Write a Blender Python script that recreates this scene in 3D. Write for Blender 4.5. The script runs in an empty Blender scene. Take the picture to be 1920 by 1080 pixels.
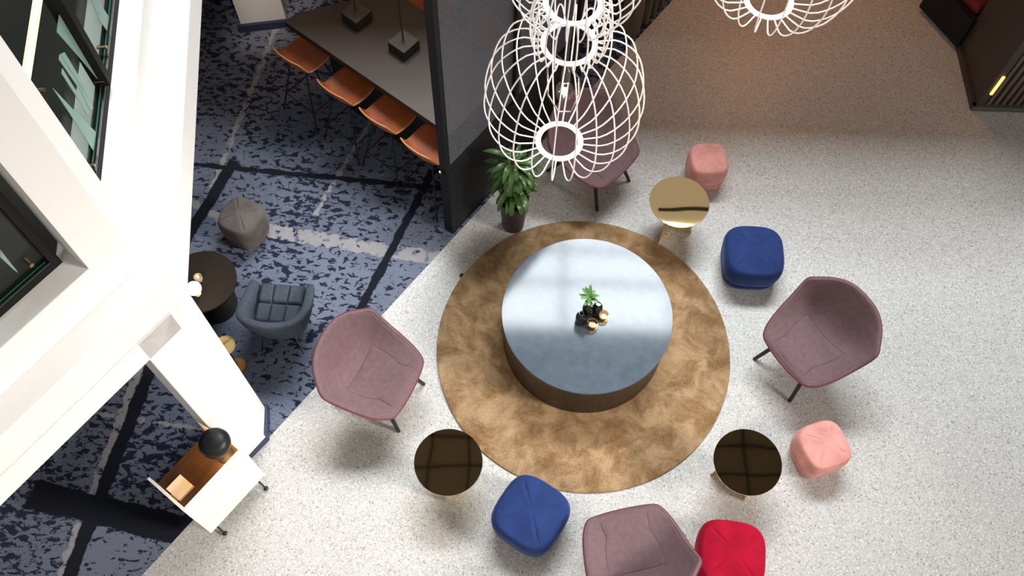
import bpy, math, random
import numpy as np
from mathutils import Vector, Matrix
random.seed(7)
PI = math.pi
SC = bpy.context.scene
COL = SC.collection

# ------------------------------------------------------------------ camera
FPX, TH, ROLL, H = 1760.1, .4649, .0308, 6.8
CAM = Vector((0, 0, H))
FWD = Vector((0, math.sin(TH), -math.cos(TH)))
_up = Vector((1, 0, 0)).cross(FWD)
RGT = math.cos(ROLL)*Vector((1, 0, 0)) + math.sin(ROLL)*_up
UPV = -math.sin(ROLL)*Vector((1, 0, 0)) + math.cos(ROLL)*_up
cd = bpy.data.cameras.new('camera'); cam = bpy.data.objects.new('camera', cd); COL.objects.link(cam)
M4 = Matrix.Identity(4)
for i in range(3):
    M4[i][0] = RGT[i]; M4[i][1] = UPV[i]; M4[i][2] = -FWD[i]; M4[i][3] = CAM[i]
cam.matrix_world = M4
cd.sensor_width = 36; cd.lens = FPX/1920*36; cd.clip_start = .05; cd.clip_end = 100
SC.camera = cam

def at(x, y, z=0.0):
    """point of the place at height z that the photograph shows at pixel x, y"""
    d = FWD + RGT*((x-960)/FPX) - UPV*((y-540)/FPX)
    return CAM + d*((z-H)/d.z)

# ------------------------------------------------------------------ world, lights, exposure
SC.view_settings.view_transform = 'Standard'; SC.view_settings.look = 'None'
SC.view_settings.gamma = 1; SC.view_settings.exposure = 0.0
SC.view_settings.use_curve_mapping = False
W = bpy.data.worlds.new('world'); SC.world = W; W.use_nodes = True
W.node_tree.nodes['Background'].inputs[0].default_value = (1.0, .93, .86, 1)
W.node_tree.nodes['Background'].inputs[1].default_value = .75
def area(name, loc, target, sx, sy, power, color, spread=PI):
    l = bpy.data.lights.new(name, 'AREA'); l.shape = 'RECTANGLE'; l.size = sx; l.size_y = sy
    l.energy = power; l.color = color; l.spread = spread
    o = bpy.data.objects.new(name, l); COL.objects.link(o); o.location = loc
    o.rotation_euler = (Vector(target)-Vector(loc)).to_track_quat('-Z', 'Y').to_euler(); return o
# daylight in the roof glazing north of the seating (its mullions are built below)
area('roof_daylight', (.9, 9.55, 12.3), (.9, 9.55, 0), 8.2, 2.7, 2950, (.90, .96, 1.0))
# added fill from the east, aimed to whiten the left facade
area('east_fill', (8.6, -.4, 6.4), (-2.1, 1.5, .9), 2.2, 2.2, 115, (1.0, .94, .88), math.radians(44))
# warm downlights under the gallery at the north end
def spot(name, loc, target, power, color, size, blend=.8, r=.08):
    l = bpy.data.lights.new(name, 'SPOT'); l.energy = power; l.color = color; l.spot_size = size; l.spot_blend = blend; l.shadow_soft_size = r
    o = bpy.data.objects.new(name, l); COL.objects.link(o); o.location = loc
    o.rotation_euler = (Vector(target)-Vector(loc)).to_track_quat('-Z', 'Y').to_euler(); return o
spot('gallery_downlight', (2.9, 8.0, 3.3), (2.75, 7.2, 0), 130, (1, .43, .17), 1.9, 1.0, .2)

spot('column_downlight', (-1.9, 4.6, 3.3), (-2.5, 6.2, .7), 230, (1, .84, .70), .5, .6, .1)
spot('bar_warm_fill', (-1.2, 6.0, 3.2), (-1.4, 6.0, 0), 26, (1, .62, .38), 2.4, .8, .2)  # added fill that warms table, stools and carpet, no lamp known here
# ------------------------------------------------------------------ materials
def newmat(name):
    m = bpy.data.materials.new(name); m.use_nodes = True
    return m, m.node_tree.nodes, m.node_tree.links, m.node_tree.nodes['Principled BSDF']
def pm(name, col, rough=.5, metal=0, spec=.5, sheen=0, sheen_tint=None, emit=None, es=0, bump=None, vary=None, coat=0):
    m, n, l, b = newmat(name)
    b.inputs['Base Color'].default_value = (*col, 1); b.inputs['Roughness'].default_value = rough
    b.inputs['Metallic'].default_value = metal; b.inputs['Specular IOR Level'].default_value = spec
    b.inputs['Coat Weight'].default_value = coat
    if sheen:
        b.inputs['Sheen Weight'].default_value = sheen; b.inputs['Sheen Roughness'].default_value = .35
        b.inputs['Sheen Tint'].default_value = (*(sheen_tint or col), 1)
    if emit: b.inputs['Emission Color'].default_value = (*emit, 1); b.inputs['Emission Strength'].default_value = es
    tc = n.new('ShaderNodeTexCoord')
    if vary:   # (scale, amount, detail)
        no = n.new('ShaderNodeTexNoise'); no.inputs['Scale'].default_value = vary[0]; no.inputs['Detail'].default_value = vary[2]
        l.new(tc.outputs['Object'], no.inputs['Vector'])
        r = n.new('ShaderNodeValToRGB'); a = vary[1]
        r.color_ramp.elements[0].position = .3; r.color_ramp.elements[1].position = .7
        r.color_ramp.elements[0].color = (*[c*(1-a) for c in col], 1); r.color_ramp.elements[1].color = (*[min(1, c*(1+a)) for c in col], 1)
        l.new(no.outputs['Fac'], r.inputs['Fac']); l.new(r.outputs['Color'], b.inputs['Base Color'])
    if bump:   # (scale, distance, detail)
        no = n.new('ShaderNodeTexNoise'); no.inputs['Scale'].default_value = bump[0]; no.inputs['Detail'].default_value = bump[2] if len(bump) > 2 else 2
        l.new(tc.outputs['Object'], no.inputs['Vector'])
        bp = n.new('ShaderNodeBump'); bp.inputs['Strength'].default_value = 1; bp.inputs['Distance'].default_value = bump[1]
        l.new(no.outputs['Fac'], bp.inputs['Height']); l.new(bp.outputs['Normal'], b.inputs['Normal'])
    return m

def mth(n, l, op, a, b=None, clamp=False):
    x = n.new('ShaderNodeMath'); x.operation = op; x.use_clamp = clamp
    for i, v in enumerate((a, b)):
        if v is None: continue
        if isinstance(v, (int, float)): x.inputs[i].default_value = v
        else: l.new(v, x.inputs[i])
    return x.outputs[0]
def sstep(n, l, v, lo, hi):
    x = n.new('ShaderNodeMapRange'); x.interpolation_type = 'SMOOTHSTEP'
    x.inputs['From Min'].default_value = lo; x.inputs['From Max'].default_value = hi
    l.new(v, x.inputs['Value']); return x.outputs['Result']
def mixc(n, l, f, a, b):
    x = n.new('ShaderNodeMix'); x.data_type = 'RGBA'
    if isinstance(f, (int, float)): x.inputs['Factor'].default_value = f
    else: l.new(f, x.inputs['Factor'])
    for s, v in ((6, a), (7, b)):
        if isinstance(v, tuple): x.inputs[s].default_value = (*v, 1)
        else: l.new(v, x.inputs[s])
    return x.outputs[2]
def noise(n, l, vec, scale, detail=2, rough=.5, dist=0):
    x = n.new('ShaderNodeTexNoise'); x.inputs['Scale'].default_value = scale; x.inputs['Detail'].default_value = detail
    x.inputs['Roughness'].default_value = rough; x.inputs['Distortion'].default_value = dist
    l.new(vec, x.inputs['Vector']); return x.outputs['Fac']

def terrazzo():
    m, n, l, b = newmat('terrazzo')
    tc = n.new('ShaderNodeTexCoord').outputs['Object']
    v = n.new('ShaderNodeTexVoronoi'); v.inputs['Scale'].default_value = 105; l.new(tc, v.inputs['Vector'])
    sep = n.new('ShaderNodeSeparateColor'); l.new(v.outputs['Color'], sep.inputs[0])
    big = noise(n, l, tc, .8, 3)
    c = mixc(n, l, sstep(n, l, big, .3, .7), (.545, .53, .505), (.60, .585, .56))
    c = mixc(n, l, sstep(n, l, sep.outputs[0], .72, .9), c, (.44, .425, .40))
    c = mixc(n, l, sstep(n, l, sep.outputs[1], .94, .97), c, (.27, .26, .245))
    c = mixc(n, l, sstep(n, l, sep.outputs[2], .84, .94), c, (.70, .69, .67))
    v2 = n.new('ShaderNodeTexVoronoi'); v2.inputs['Scale'].default_value = 240; l.new(tc, v2.inputs['Vector'])
    sep2 = n.new('ShaderNodeSeparateColor'); l.new(v2.outputs['Color'], sep2.inputs[0])
    c = mixc(n, l, sstep(n, l, sep2.outputs[0], .80, .92), c, (.36, .35, .335))
    l.new(c, b.inputs['Base Color']); b.inputs['Roughness'].default_value = .42
    return m

def carpet():
    m, n, l, b = newmat('patterned_carpet')
    tc = n.new('ShaderNodeTexCoord').outputs['Object']
    sx = n.new('ShaderNodeSeparateXYZ'); l.new(tc, sx.inputs[0]); X, Y = sx.outputs[0], sx.outputs[1]
    big = noise(n, l, tc, 1.1, 3); fine = noise(n, l, tc, 60, 2)
    base = mixc(n, l, sstep(n, l, big, .42, .62), (.115, .138, .20), (.165, .195, .27))
    base = mixc(n, l, sstep(n, l, fine, .35, .7), base, (.18, .20, .265))
    mp = n.new('ShaderNodeMapping'); mp.inputs['Scale'].default_value = (1, 1.7, 1); mp.inputs['Rotation'].default_value = (0, 0, .35); l.new(tc, mp.inputs[0])
    fl = noise(n, l, mp.outputs[0], 14, 4, .62, .5)
    dens = mth(n, l, 'MULTIPLY', mth(n, l, 'SUBTRACT', noise(n, l, tc, .9, 1), .5), .34)
    zone = mth(n, l, 'MULTIPLY', mth(n, l, 'ADD', sstep(n, l, Y, 4.0, 5.6), sstep(n, l, Y, 1.9, .9)), .042)
    fleck = sstep(n, l, mth(n, l, 'ADD', mth(n, l, 'ADD', fl, dens), zone), .555, .578)
    wob = mth(n, l, 'MULTIPLY', mth(n, l, 'SUBTRACT', noise(n, l, tc, 7, 5, .65), .5), .16)
    wob2 = mth(n, l, 'MULTIPLY', mth(n, l, 'SUBTRACT', noise(n, l, tc, 14, 4, .6), .5), .11)
    def stroke(p, q, w, rag):
        a, c_ = at(*p), at(*q); d = (c_-a).xy; L = d.length; d /= L; nn = (-d.y, d.x)
        dist = mth(n, l, 'ADD', mth(n, l, 'MULTIPLY', X, nn[0]), mth(n, l, 'MULTIPLY', Y, nn[1]))
        dist = mth(n, l, 'ABSOLUTE', mth(n, l, 'SUBTRACT', dist, a.x*nn[0]+a.y*nn[1]))
        dist = mth(n, l, 'ADD', dist, rag)
        al = mth(n, l, 'SUBTRACT', mth(n, l, 'ADD', mth(n, l, 'MULTIPLY', X, d.x), mth(n, l, 'MULTIPLY', Y, d.y)), a.x*d.x+a.y*d.y)
        mid = mth(n, l, 'ABSOLUTE', mth(n, l, 'SUBTRACT', al, L/2))
        inside = mth(n, l, 'ADD', mth(n, l, 'SUBTRACT', mid, L/2), mth(n, l, 'MULTIPLY', rag, 1.5))
        return mth(n, l, 'MULTIPLY', sstep(n, l, dist, w+.006, w-.006), sstep(n, l, inside, .012, -.012))
    pale = None
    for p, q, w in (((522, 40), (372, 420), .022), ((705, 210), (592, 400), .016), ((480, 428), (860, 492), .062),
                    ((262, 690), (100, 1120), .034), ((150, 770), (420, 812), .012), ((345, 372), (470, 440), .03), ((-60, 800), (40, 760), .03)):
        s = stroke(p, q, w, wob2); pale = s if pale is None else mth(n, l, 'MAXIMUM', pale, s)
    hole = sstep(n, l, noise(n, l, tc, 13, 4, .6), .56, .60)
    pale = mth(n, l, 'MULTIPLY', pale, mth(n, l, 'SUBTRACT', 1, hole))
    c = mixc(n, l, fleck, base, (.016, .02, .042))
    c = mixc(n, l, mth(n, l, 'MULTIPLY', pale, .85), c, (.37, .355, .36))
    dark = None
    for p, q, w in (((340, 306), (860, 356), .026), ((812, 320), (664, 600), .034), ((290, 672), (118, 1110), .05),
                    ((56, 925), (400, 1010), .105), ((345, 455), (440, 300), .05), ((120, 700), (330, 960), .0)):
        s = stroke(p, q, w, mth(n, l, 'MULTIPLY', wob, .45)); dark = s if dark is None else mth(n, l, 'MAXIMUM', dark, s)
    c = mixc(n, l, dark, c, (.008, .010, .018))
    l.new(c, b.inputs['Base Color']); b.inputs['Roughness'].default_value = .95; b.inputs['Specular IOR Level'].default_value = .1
    b.inputs['Sheen Weight'].default_value = .15
    bp = n.new('ShaderNodeBump'); bp.inputs['Distance'].default_value = .003; l.new(noise(n, l, tc, 220, 2), bp.inputs['Height']); l.new(bp.outputs[0], b.inputs['Normal'])
    return m

def rugmat():
    m, n, l, b = newmat('gold_pile')
    tc = n.new('ShaderNodeTexCoord').outputs['Object']
    a = noise(n, l, tc, 4.6, 7, .68, .5); f = noise(n, l, tc, 130, 3, .6)
    c = mixc(n, l, sstep(n, l, a, .36, .66), (.27, .135, .048), (.66, .44, .24))
    c = mixc(n, l, sstep(n, l, f, .3, .75), mixc(n, l, .25, c, (.16, .08, .03)), mixc(n, l, .18, c, (.75, .58, .38)))
    l.new(c, b.inputs['Base Color']); b.inputs['Roughness'].default_value = .95; b.inputs['Specular IOR Level'].default_value = .1
    b.inputs['Sheen Weight'].default_value = .25; b.inputs['Sheen Tint'].default_value = (.9, .7, .45, 1)
    bp = n.new('ShaderNodeBump'); bp.inputs['Distance'].default_value = .012; l.new(f, bp.inputs['Height']); l.new(bp.outputs[0], b.inputs['Normal'])
    return m

def woodmat(name, c1, c2, scale=(1, 14, 14), rough=.4, spec=.5):
    m, n, l, b = newmat(name)
    tc = n.new('ShaderNodeTexCoord').outputs['Object']
    mp = n.new('ShaderNodeMapping'); mp.inputs['Scale'].default_value = scale; l.new(tc, mp.inputs[0])
    c = mixc(n, l, sstep(n, l, noise(n, l, mp.outputs[0], 3, 5, .6, .4), .3, .7), c1, c2)
    l.new(c, b.inputs['Base Color']); b.inputs['Roughness'].default_value = rough; b.inputs['Specular IOR Level'].default_value = spec
    return m

def velvet(name, col, tint, amt=.5):
    m = pm(name, col, rough=.9, spec=.1, sheen=amt, sheen_tint=tint, vary=(6, .22, 4), bump=(260, .0015, 2)); return m

def glass(name, col, rough=.02):
    m, n, l, b = newmat(name)
    b.inputs['Base Color'].default_value = (*col, 1); b.inputs['Roughness'].default_value = rough
    b.inputs['Transmission Weight'].default_value = 1; b.inputs['IOR'].default_value = 1.45
    return m
def pane(name, col, fac=.9):
    # thin sheet: lets light straight through with a surface reflection
    m, n, l, b = newmat(name); n.remove(b)
    t = n.new('ShaderNodeBsdfTransparent'); t.inputs[0].default_value = (*col, 1)
    g = n.new('ShaderNodeBsdfGlossy'); g.inputs['Roughness'].default_value = .02
    x = n.new('ShaderNodeMixShader'); x.inputs[0].default_value = 1-fac
    l.new(t.outputs[0], x.inputs[1]); l.new(g.outputs[0], x.inputs[2]); l.new(x.outputs[0], n['Material Output'].inputs[0]); return m

MT = dict(
    terrazzo=terrazzo(), carpet=carpet(), rug=rugmat(),
    white=pm('white_plaster', (.80, .785, .765), .6, bump=(40, .0006)),
    ceil=pm('grey_ceiling', (.055, .045, .034), .8), black=pm('black_metal', (.010, .010, .011), .55, spec=.25),
    panel=pm('dark_steel_panel', (.011, .011, .012), .6, spec=.2), navy=pm('navy_skirting', (.02, .032, .075), .6),
    mauve=pm('mauve_wool', (.178, .112, .123), .95, spec=.1, sheen=.06, sheen_tint=(.8, .6, .65), vary=(30, .10, 5), bump=(300, .0012, 3)),
    seam=pm('mauve_seam', (.150, .092, .103), .9), wine=pm('wine_piping', (.16, .012, .03), .7), chairleg=pm('black_powdercoat', (.012, .011, .012), .4),
    pink=velvet('pink_velvet', (.72, .33, .29), (1, .75, .7), .45), blue=velvet('blue_velvet', (.022, .042, .145), (.35, .45, .85), .5),
    red=velvet('crimson_velvet', (.36, .006, .026), (.9, .15, .2), .3), taupe=velvet('taupe_velvet', (.125, .108, .10), (.6, .5, .45), .4),
    slate=pm('slate_laminate', (.095, .122, .152), .085, spec=.25, bump=(3, .00012, 2), vary=(14, .12, 4)),
    walnut=woodmat('dark_veneer', (.018, .010, .007), (.045, .026, .018), (14, 14, 1), .45),
    brass=pm('polished_brass', (.93, .73, .40), .025, metal=1, bump=(3.2, .0012, 0)),
    brassdk=pm('dark_brass_edge', (.45, .32, .15), .25, metal=1),
    leather=pm('cognac_leather', (.42, .115, .035), .42, vary=(10, .18, 4)), leather_edge=pm('leather_edge', (.62, .30, .16), .6),
    tabletop=pm('umber_laminate', (.066, .047, .037), .5), tabledark=pm('dark_table_edge', (.012, .010, .009), .6),
    cube=pm('taupe_block', (.07, .054, .043), .5), cubeside=pm('block_side', (.018, .015, .013), .6),
    wire=pm('white_wire', (.95, .90, .88), .45), cord=pm('black_cord', (.015, .013, .013), .5), holder=pm('lamp_holder', (.03, .028, .026), .35),
    steel=pm('grey_cable', (.16, .15, .15), .3, metal=.6),
    greyfab=pm('grey_blue_wool', (.068, .080, .102), .95, spec=.1, sheen=.15, vary=(40, .15, 4), bump=(300, .0012, 3)),
    chrome=pm('dark_chrome', (.25, .25, .26), .25, metal=1), ply=woodmat('pale_ply', (.80, .745, .71), (.85, .80, .765), (1, 1, 6), .5),
    trayin=woodmat('warm_oak', (.045, .022, .009), (.075, .037, .015), (1, 10, 10), .4), paper=pm('cream_card', (.90, .80, .58), .6),
    pot=pm('charcoal_pot', (.035, .030, .030), .5), soil=pm('soil', (.03, .018, .01), 1, vary=(60, .5, 4), bump=(60, .01)),
    leaf=pm('glossy_leaf', (.055, .125, .028), .35, vary=(9, .45, 3)), leaf2=pm('sprig_leaf', (.10, .24, .06), .4, vary=(20, .25, 3)),
    stem=pm('stem', (.20, .22, .08), .6), bottle=pm('black_glass_bottle', (.008, .006, .006), .06, coat=.5), ring=pm('bottle_collar', (.55, .5, .48), .15, metal=1),
    amber=pane('amber_glass', (.85, .68, .36), .86), candle=pm('wax', (.9, .85, .72), .5), rimglass=pm('amber_rim', (.62, .47, .2), .12, metal=.7),
    slat=woodmat('taupe_slat', (.10, .072, .056), (.14, .105, .082), (6, 6, 1), .55), slatdk=pm('umber_slat', (.055, .036, .028), .6),
    kiosk=pm('umber_panel', (.060, .043, .038), .55), skirt=pm('grey_skirting', (.10, .095, .09), .5), glow=pm('warm_glow', (.9, .6, .3), .5, emit=(1, .55, .16), es=1.6),
    globe=pm('opal_globe', (.95, .93, .9), .4, emit=(1, .95, .88), es=2.2), bulb=pane('clear_bulb', (.97, .96, .94), .92),
    filament=pm('filament', (1, .8, .5), .5, emit=(1, .62, .3), es=9),
    frame=pm('window_black', (.010, .009, .009), .6, spec=.12), glassp=pane('green_glass', (.90, .95, .93), .98), glassedge=pm('glass_edge', (.02, .16, .10), .15),
    frost=pm('frosted_film', (.20, .31, .275), .55), inner=pm('pale_inner_floor', (.62, .62, .60), .7), dim=pm('unlit_room', (.02, .016, .013), .8),
    softdk=pm('mullion_grey', (.30, .31, .33), .6), shade=pm('anthracite_shade', (.010, .011, .012), .42, spec=.3),
)

# ------------------------------------------------------------------ mesh helpers
class MB:
    def __init__(s): s.v = []; s.f = []
    def add(s, v, f):
        k = len(s.v); s.v += [tuple(p) for p in v]; s.f += [tuple(i+k for i in q) for q in f]; return s
    def box(s, c, d, rz=0, taper=None):
        x, y, z = d[0]/2, d[1]/2, d[2]/2; R = Matrix.Rotation(rz, 3, 'Z'); C = Vector(c)
        v = [C + R @ Vector((a*x, b*y, e*z)) for e in (-1, 1) for a, b in ((-1, -1), (1, -1), (1, 1), (-1, 1))]
        return s.add(v, [(3, 2, 1, 0), (4, 5, 6, 7), (0, 1, 5, 4), (1, 2, 6, 5), (2, 3, 7, 6), (3, 0, 4, 7)])
    def prism(s, pts, z0, z1):
        n = len(pts); v = [(p[0], p[1], z0) for p in pts] + [(p[0], p[1], z1) for p in pts]
        return s.add(v, [tuple(range(n-1, -1, -1)), tuple(range(n, 2*n))] + [(i, (i+1) % n, n+(i+1) % n, n+i) for i in range(n)])
    def tube(s, path, r, n=8, closed=False, radii=None):
        P = [Vector(p) for p in path]; m = len(P); up = None; vs = []
        for i, p in enumerate(P):
            if closed: t = (P[(i+1) % m]-P[i-1])
            else: t = P[min(i+1, m-1)]-P[max(i-1, 0)]
            t.normalize()
            if up is None: up = t.orthogonal().normalized()
            up = (up - t*up.dot(t)).normalized(); w = t.cross(up)
            rr = radii[i] if radii else r
            vs += [p + (up*math.cos(2*PI*k/n) + w*math.sin(2*PI*k/n))*rr for k in range(n)]
        f = []
        for i in range(m if closed else m-1):
            j = (i+1) % m
            f += [(i*n+k, i*n+(k+1) % n, j*n+(k+1) % n, j*n+k) for k in range(n)]
        if not closed: f += [tuple(range(n-1, -1, -1)), tuple((m-1)*n+k for k in range(n))]
        return s.add(vs, f)
    def lathe(s, prof, n=32, c=(0, 0, 0), cap0=True, cap1=True):
        v = [(c[0]+r*math.cos(2*PI*k/n), c[1]+r*math.sin(2*PI*k/n), c[2]+z) for r, z in prof for k in range(n)]
        m = len(prof); f = [(i*n+k, i*n+(k+1) % n, (i+1)*n+(k+1) % n, (i+1)*n+k) for i in range(m-1) for k in range(n)]
        if cap0: f.append(tuple(range(n-1, -1, -1)))
        if cap1: f.append(tuple((m-1)*n+k for k in range(n)))
        return s.add(v, f)
    def grid(s, fn, nu, nv, wrap=False):
        v = [fn(i/(nu-1) if not wrap else i/nu, j/(nv-1)) for j in range(nv) for i in range(nu)]
        f = []
        for j in range(nv-1):
            for i in range(nu if wrap else nu-1):
                k = (i+1) % nu; f.append((j*nu+i, j*nu+k, (j+1)*nu+k, (j+1)*nu+i))
        return s.add(v, f)
    def build(s, name, mat, parent=None, smooth=False, loc=None, bevel=0, sub=0, solid=0, angle=None):
        me = bpy.data.meshes.new(name); me.from_pydata(s.v, [], s.f); me.update()
        for m in (mat if isinstance(mat, (list, tuple)) else [mat]): me.materials.append(m)
        o = bpy.data.objects.new(name, me); COL.objects.link(o)
        if parent: o.parent = parent
        if loc: o.location = loc
        if smooth: me.polygons.foreach_set('use_smooth', [True]*len(me.polygons))
        if angle: 
            for md_ in (me,): md_.set_sharp_from_angle(angle=angle)
        if solid: md = o.modifiers.new('solid', 'SOLIDIFY'); md.thickness = solid; md.offset = 0
        if bevel: md = o.modifiers.new('bevel', 'BEVEL'); md.width = bevel; md.segments = 3; md.limit_method = 'ANGLE'
        if sub: md = o.modifiers.new('sub', 'SUBSURF'); md.levels = sub; md.render_levels = sub
        return o
def sm(mb, name, mat, parent=None, a=.7, **k): return mb.build(name, mat, parent, smooth=True, angle=a, **k)
def thing(name, label, cat, loc=(0, 0, 0), rz=0, group=None):
    o = bpy.data.objects.new(name, None); COL.objects.link(o); o.empty_display_size = .1
    o.location = loc; o.rotation_euler = (0, 0, rz); o['label'] = label; o['category'] = cat
    if group: o['group'] = group
    return o
def tag(o, label, cat, group=None):
    o['label'] = label; o['category'] = cat
    if group: o['group'] = group
    return o
def struct(o): o['kind'] = 'structure'; return o
def dup(root, loc, rz, label, group=None):
    r = root.copy(); COL.objects.link(r); r.location = loc; r.rotation_euler = (0, 0, rz); r['label'] = label
    if group: r['group'] = group
    for ch in root.children:
        c = ch.copy(); COL.objects.link(c); c.parent = r
        for g in ch.children:
            d = g.copy(); COL.objects.link(d); d.parent = c
    return r
def spline(keys, t):
    ks = [k[0] for k in keys]; i = max(0, min(len(ks)-2, sum(1 for k in ks if k <= t)-1))
    def val(j): return np.array(keys[max(0, min(len(keys)-1, j))][1:], float)
    def tan(j):
        a, b = max(0, j-1), min(len(keys)-1, j+1); return (val(b)-val(a))/(ks[b]-ks[a])
    h = ks[i+1]-ks[i]; u = (t-ks[i])/h
    return (2*u**3-3*u**2+1)*val(i) + (u**3-2*u**2+u)*h*tan(i) + (-2*u**3+3*u**2)*val(i+1) + (u**3-u**2)*h*tan(i+1)

# ------------------------------------------------------------------ floors
b0, b1 = at(265, 1080), at(1195, 72); BD = (b1-b0).xy.normalized()
Pb = b0.xy - BD*6; Pe = b0.xy + BD*16
mb = MB(); mb.add([(Pb.x, Pb.y, 0), (14, -6, 0), (14, 14, 0), (Pe.x, Pe.y, 0)], [(0, 1, 2, 3)]); struct(mb.build('floor', MT['terrazzo']))
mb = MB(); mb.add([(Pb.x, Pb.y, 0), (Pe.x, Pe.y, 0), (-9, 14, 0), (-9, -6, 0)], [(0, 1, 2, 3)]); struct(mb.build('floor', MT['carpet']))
BANG = math.atan2(BD.y, BD.x)

# ------------------------------------------------------------------ left facade, slab, column
def dirv(a): a = math.radians(a); return Vector((math.cos(a), math.sin(a)))
DA, DB = dirv(97.8), dirv(54.0)
NA, NB = Vector((DA.y, -DA.x)), Vector((DB.y, -DB.x))       # outward normals
ZS = 2.25; K0 = at(352, 555, ZS).xy
def corner(off):   # corner of the two facade planes moved outward by off
    A = Matrix(((NA.x, NA.y), (NB.x, NB.y))); return A.inverted() @ Vector((NA.dot(K0)+off, NB.dot(K0)+off))
def wallpoly(o0, o1, la, lb):   # plan of an L-shaped wall between offsets o0 (outer) and o1 (inner)
    a, b = corner(o0), corner(o1)
    return [b - DB*lb, b, b + DA*la, a + DA*la, a, a - DB*lb]
def walled(name, o0, o1, z0, z1, mat, bevel=0):
    p = wallpoly(o0, o1, 4.2, 3.6); mb = MB(); mb.prism(p[::-1] if True else p, z0, z1); return struct(mb.build(name, mat, bevel=bevel))
walled('trim_1', 0, -.34, ZS, 2.495, MT['white'], .012)         # slab edge band
c_ = corner(-.34); mb = MB(); mb.prism([c_, c_-DB*3.6, c_-DB*3.6+Vector((-5, 0)), c_+DA*4.2+Vector((-5, 0)), c_+DA*4.2][::-1], 2.3, 2.42); struct(mb.build('floor', MT['inner']))
WOFF, WIN, ZSILL, ZTOP = -.17, -.36, 2.77, 5.0
walled('wall_left', WOFF, WIN, 2.495, ZSILL, MT['white'], .008)  # parapet under both windows
walled('trim_2', WOFF, WIN, ZTOP, 9.0, MT['white'])
# corner pier
pa = 0.245; pb = .40
k1, k2 = corner(WOFF), corner(WIN)
# hit of the image lines of the window edges with the facade planes gives the jamb places
def hit(x, y, n, off):
    d = FWD + RGT*((x-960)/FPX) - UPV*((y-540)/FPX); t = (off + n.dot(K0) - n.dot(CAM.xy))/n.dot(d.xy); return CAM + d*t
ja = (hit(100, 211, NA, WOFF).xy - k1).dot(DA); jb = -(hit(80, 400, NB, WOFF).xy - k1).dot(DB)
i2 = corner(WIN)
mb = MB(); mb.prism([k1, k1+DA*ja, k1+DA*ja-NA*(WOFF-WIN), i2, k1-DB*jb-NB*(WOFF-WIN), k1-DB*jb], ZSILL, ZTOP); struct(mb.build('wall_corner', MT['white']))
# far piers (beyond the frame)
for nm, D, N, s in (('wall_north_pier', DA, NA, 1), ('wall_south_pier', DB, NB, -1)):
    q = k1 + D*s*3.6; mb = MB(); mb.prism([q, q+D*s*.5, q+D*s*.5-N*.19, q-N*.19], ZSILL, ZTOP); struct(mb.build(nm, MT['white']))
# dark room behind the windows
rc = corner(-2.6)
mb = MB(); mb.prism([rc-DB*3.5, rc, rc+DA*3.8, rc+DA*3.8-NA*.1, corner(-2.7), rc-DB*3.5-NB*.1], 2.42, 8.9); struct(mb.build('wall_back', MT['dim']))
cc = corner(-.02); mb = MB(); mb.prism([cc-DB*3.6, cc, cc+DA*4.2, cc+DA*4.2+Vector((-4, 0)), cc-DB*3.6+Vector((-4, 0))], 9.0, 9.1); struct(mb.build('ceiling', MT['white']))
so = NA.dot(at(147, 125, 2.43).xy-K0)
mb = MB(); c5 = corner(-.36); c6 = Matrix(((NA.x, NA.y), (NB.x, NB.y))).inverted() @ Vector((NA.dot(K0)+so, NB.dot(K0)-.36))
mb.prism([c6-DB*3.4, c6, c6+DA*3.9, c6+DA*3.9+Vector((-2, 0)), c6-DB*3.4+Vector((-2, 0))][::-1], 2.421, 2.43); struct(mb.build('floor', MT['dim']))  # dark sheet over the pale floor: unlit depth of the room as colour
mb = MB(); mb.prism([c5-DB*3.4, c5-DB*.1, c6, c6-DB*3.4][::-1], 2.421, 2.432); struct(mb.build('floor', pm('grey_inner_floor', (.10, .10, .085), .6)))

# windows: black frame, glass leaf with frosted shapes
def facade(D, N, s, off, u, z):   # u metres from the corner along the wall
    p = corner(off) + D*s*u; return Vector((p.x, p.y, z))
def window(name, D, N, s, u0, u1, muls, zb, label=None):
    t = bpy.data.objects.new(name, None); COL.objects.link(t); t.location = facade(D, N, s, WIN, u0, zb); struct(t)
    base = t.location
    def P(u, z, o): q = facade(D, N, s, o, u, z); return q - base
    def slab(name, ua, ub, za, zc, o, th, mat):
        a, b = P(ua, 0, o), P(ub, 0, o); n2 = Vector((N.x, N.y, 0))*th
        pts = [a, b, b-n2, a-n2]
        if (b-a).cross(-n2).z < 0: pts = pts[::-1]
        mb = MB(); mb.prism([(p.x, p.y) for p in pts], za-base.z, zc-base.z); return mb.build(name, mat, t)
    slab('window_frame', u0, u1, ZSILL, ZSILL+.05, -.30, .06, MT['frame'])
    slab('window_frame', u0, u1, ZTOP-.05, ZTOP, -.30, .06, MT['frame'])
    slab('window_frame', u0, u0+.045, ZSILL+.05, ZTOP-.05, -.30, .06, MT['frame'])
    for m_ in muls: slab('window_mullion', m_, m_+.055, ZSILL+.05, ZTOP-.05, -.28, .08, MT['frame'])
    edges = [u0+.045]+[m_ for m_ in muls]+[u1]
    for i in range(len(edges)-1):
        a_, b_ = edges[i]+(.055 if i else 0), edges[i+1]
        slab('glass_pane', a_, b_, ZSILL+.05, ZTOP-.05, -.33, .008, MT['glassp'])
        slab('glass_edge', a_, b_, ZSILL+.05, ZSILL+.054, -.325, .006, MT['glassedge'])
        slab('glazing_bead', a_, b_, ZSILL+.05, ZSILL+.058, -.302, .010, MT['chrome'])
    return t, P
mu = (hit(160, 68, NA, -.28).xy - corner(-.28)).dot(DA) - .03
wa, PA = window('window_1', DA, NA, 1, ja, 3.9, [mu, mu+1.4], ZSILL)
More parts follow.
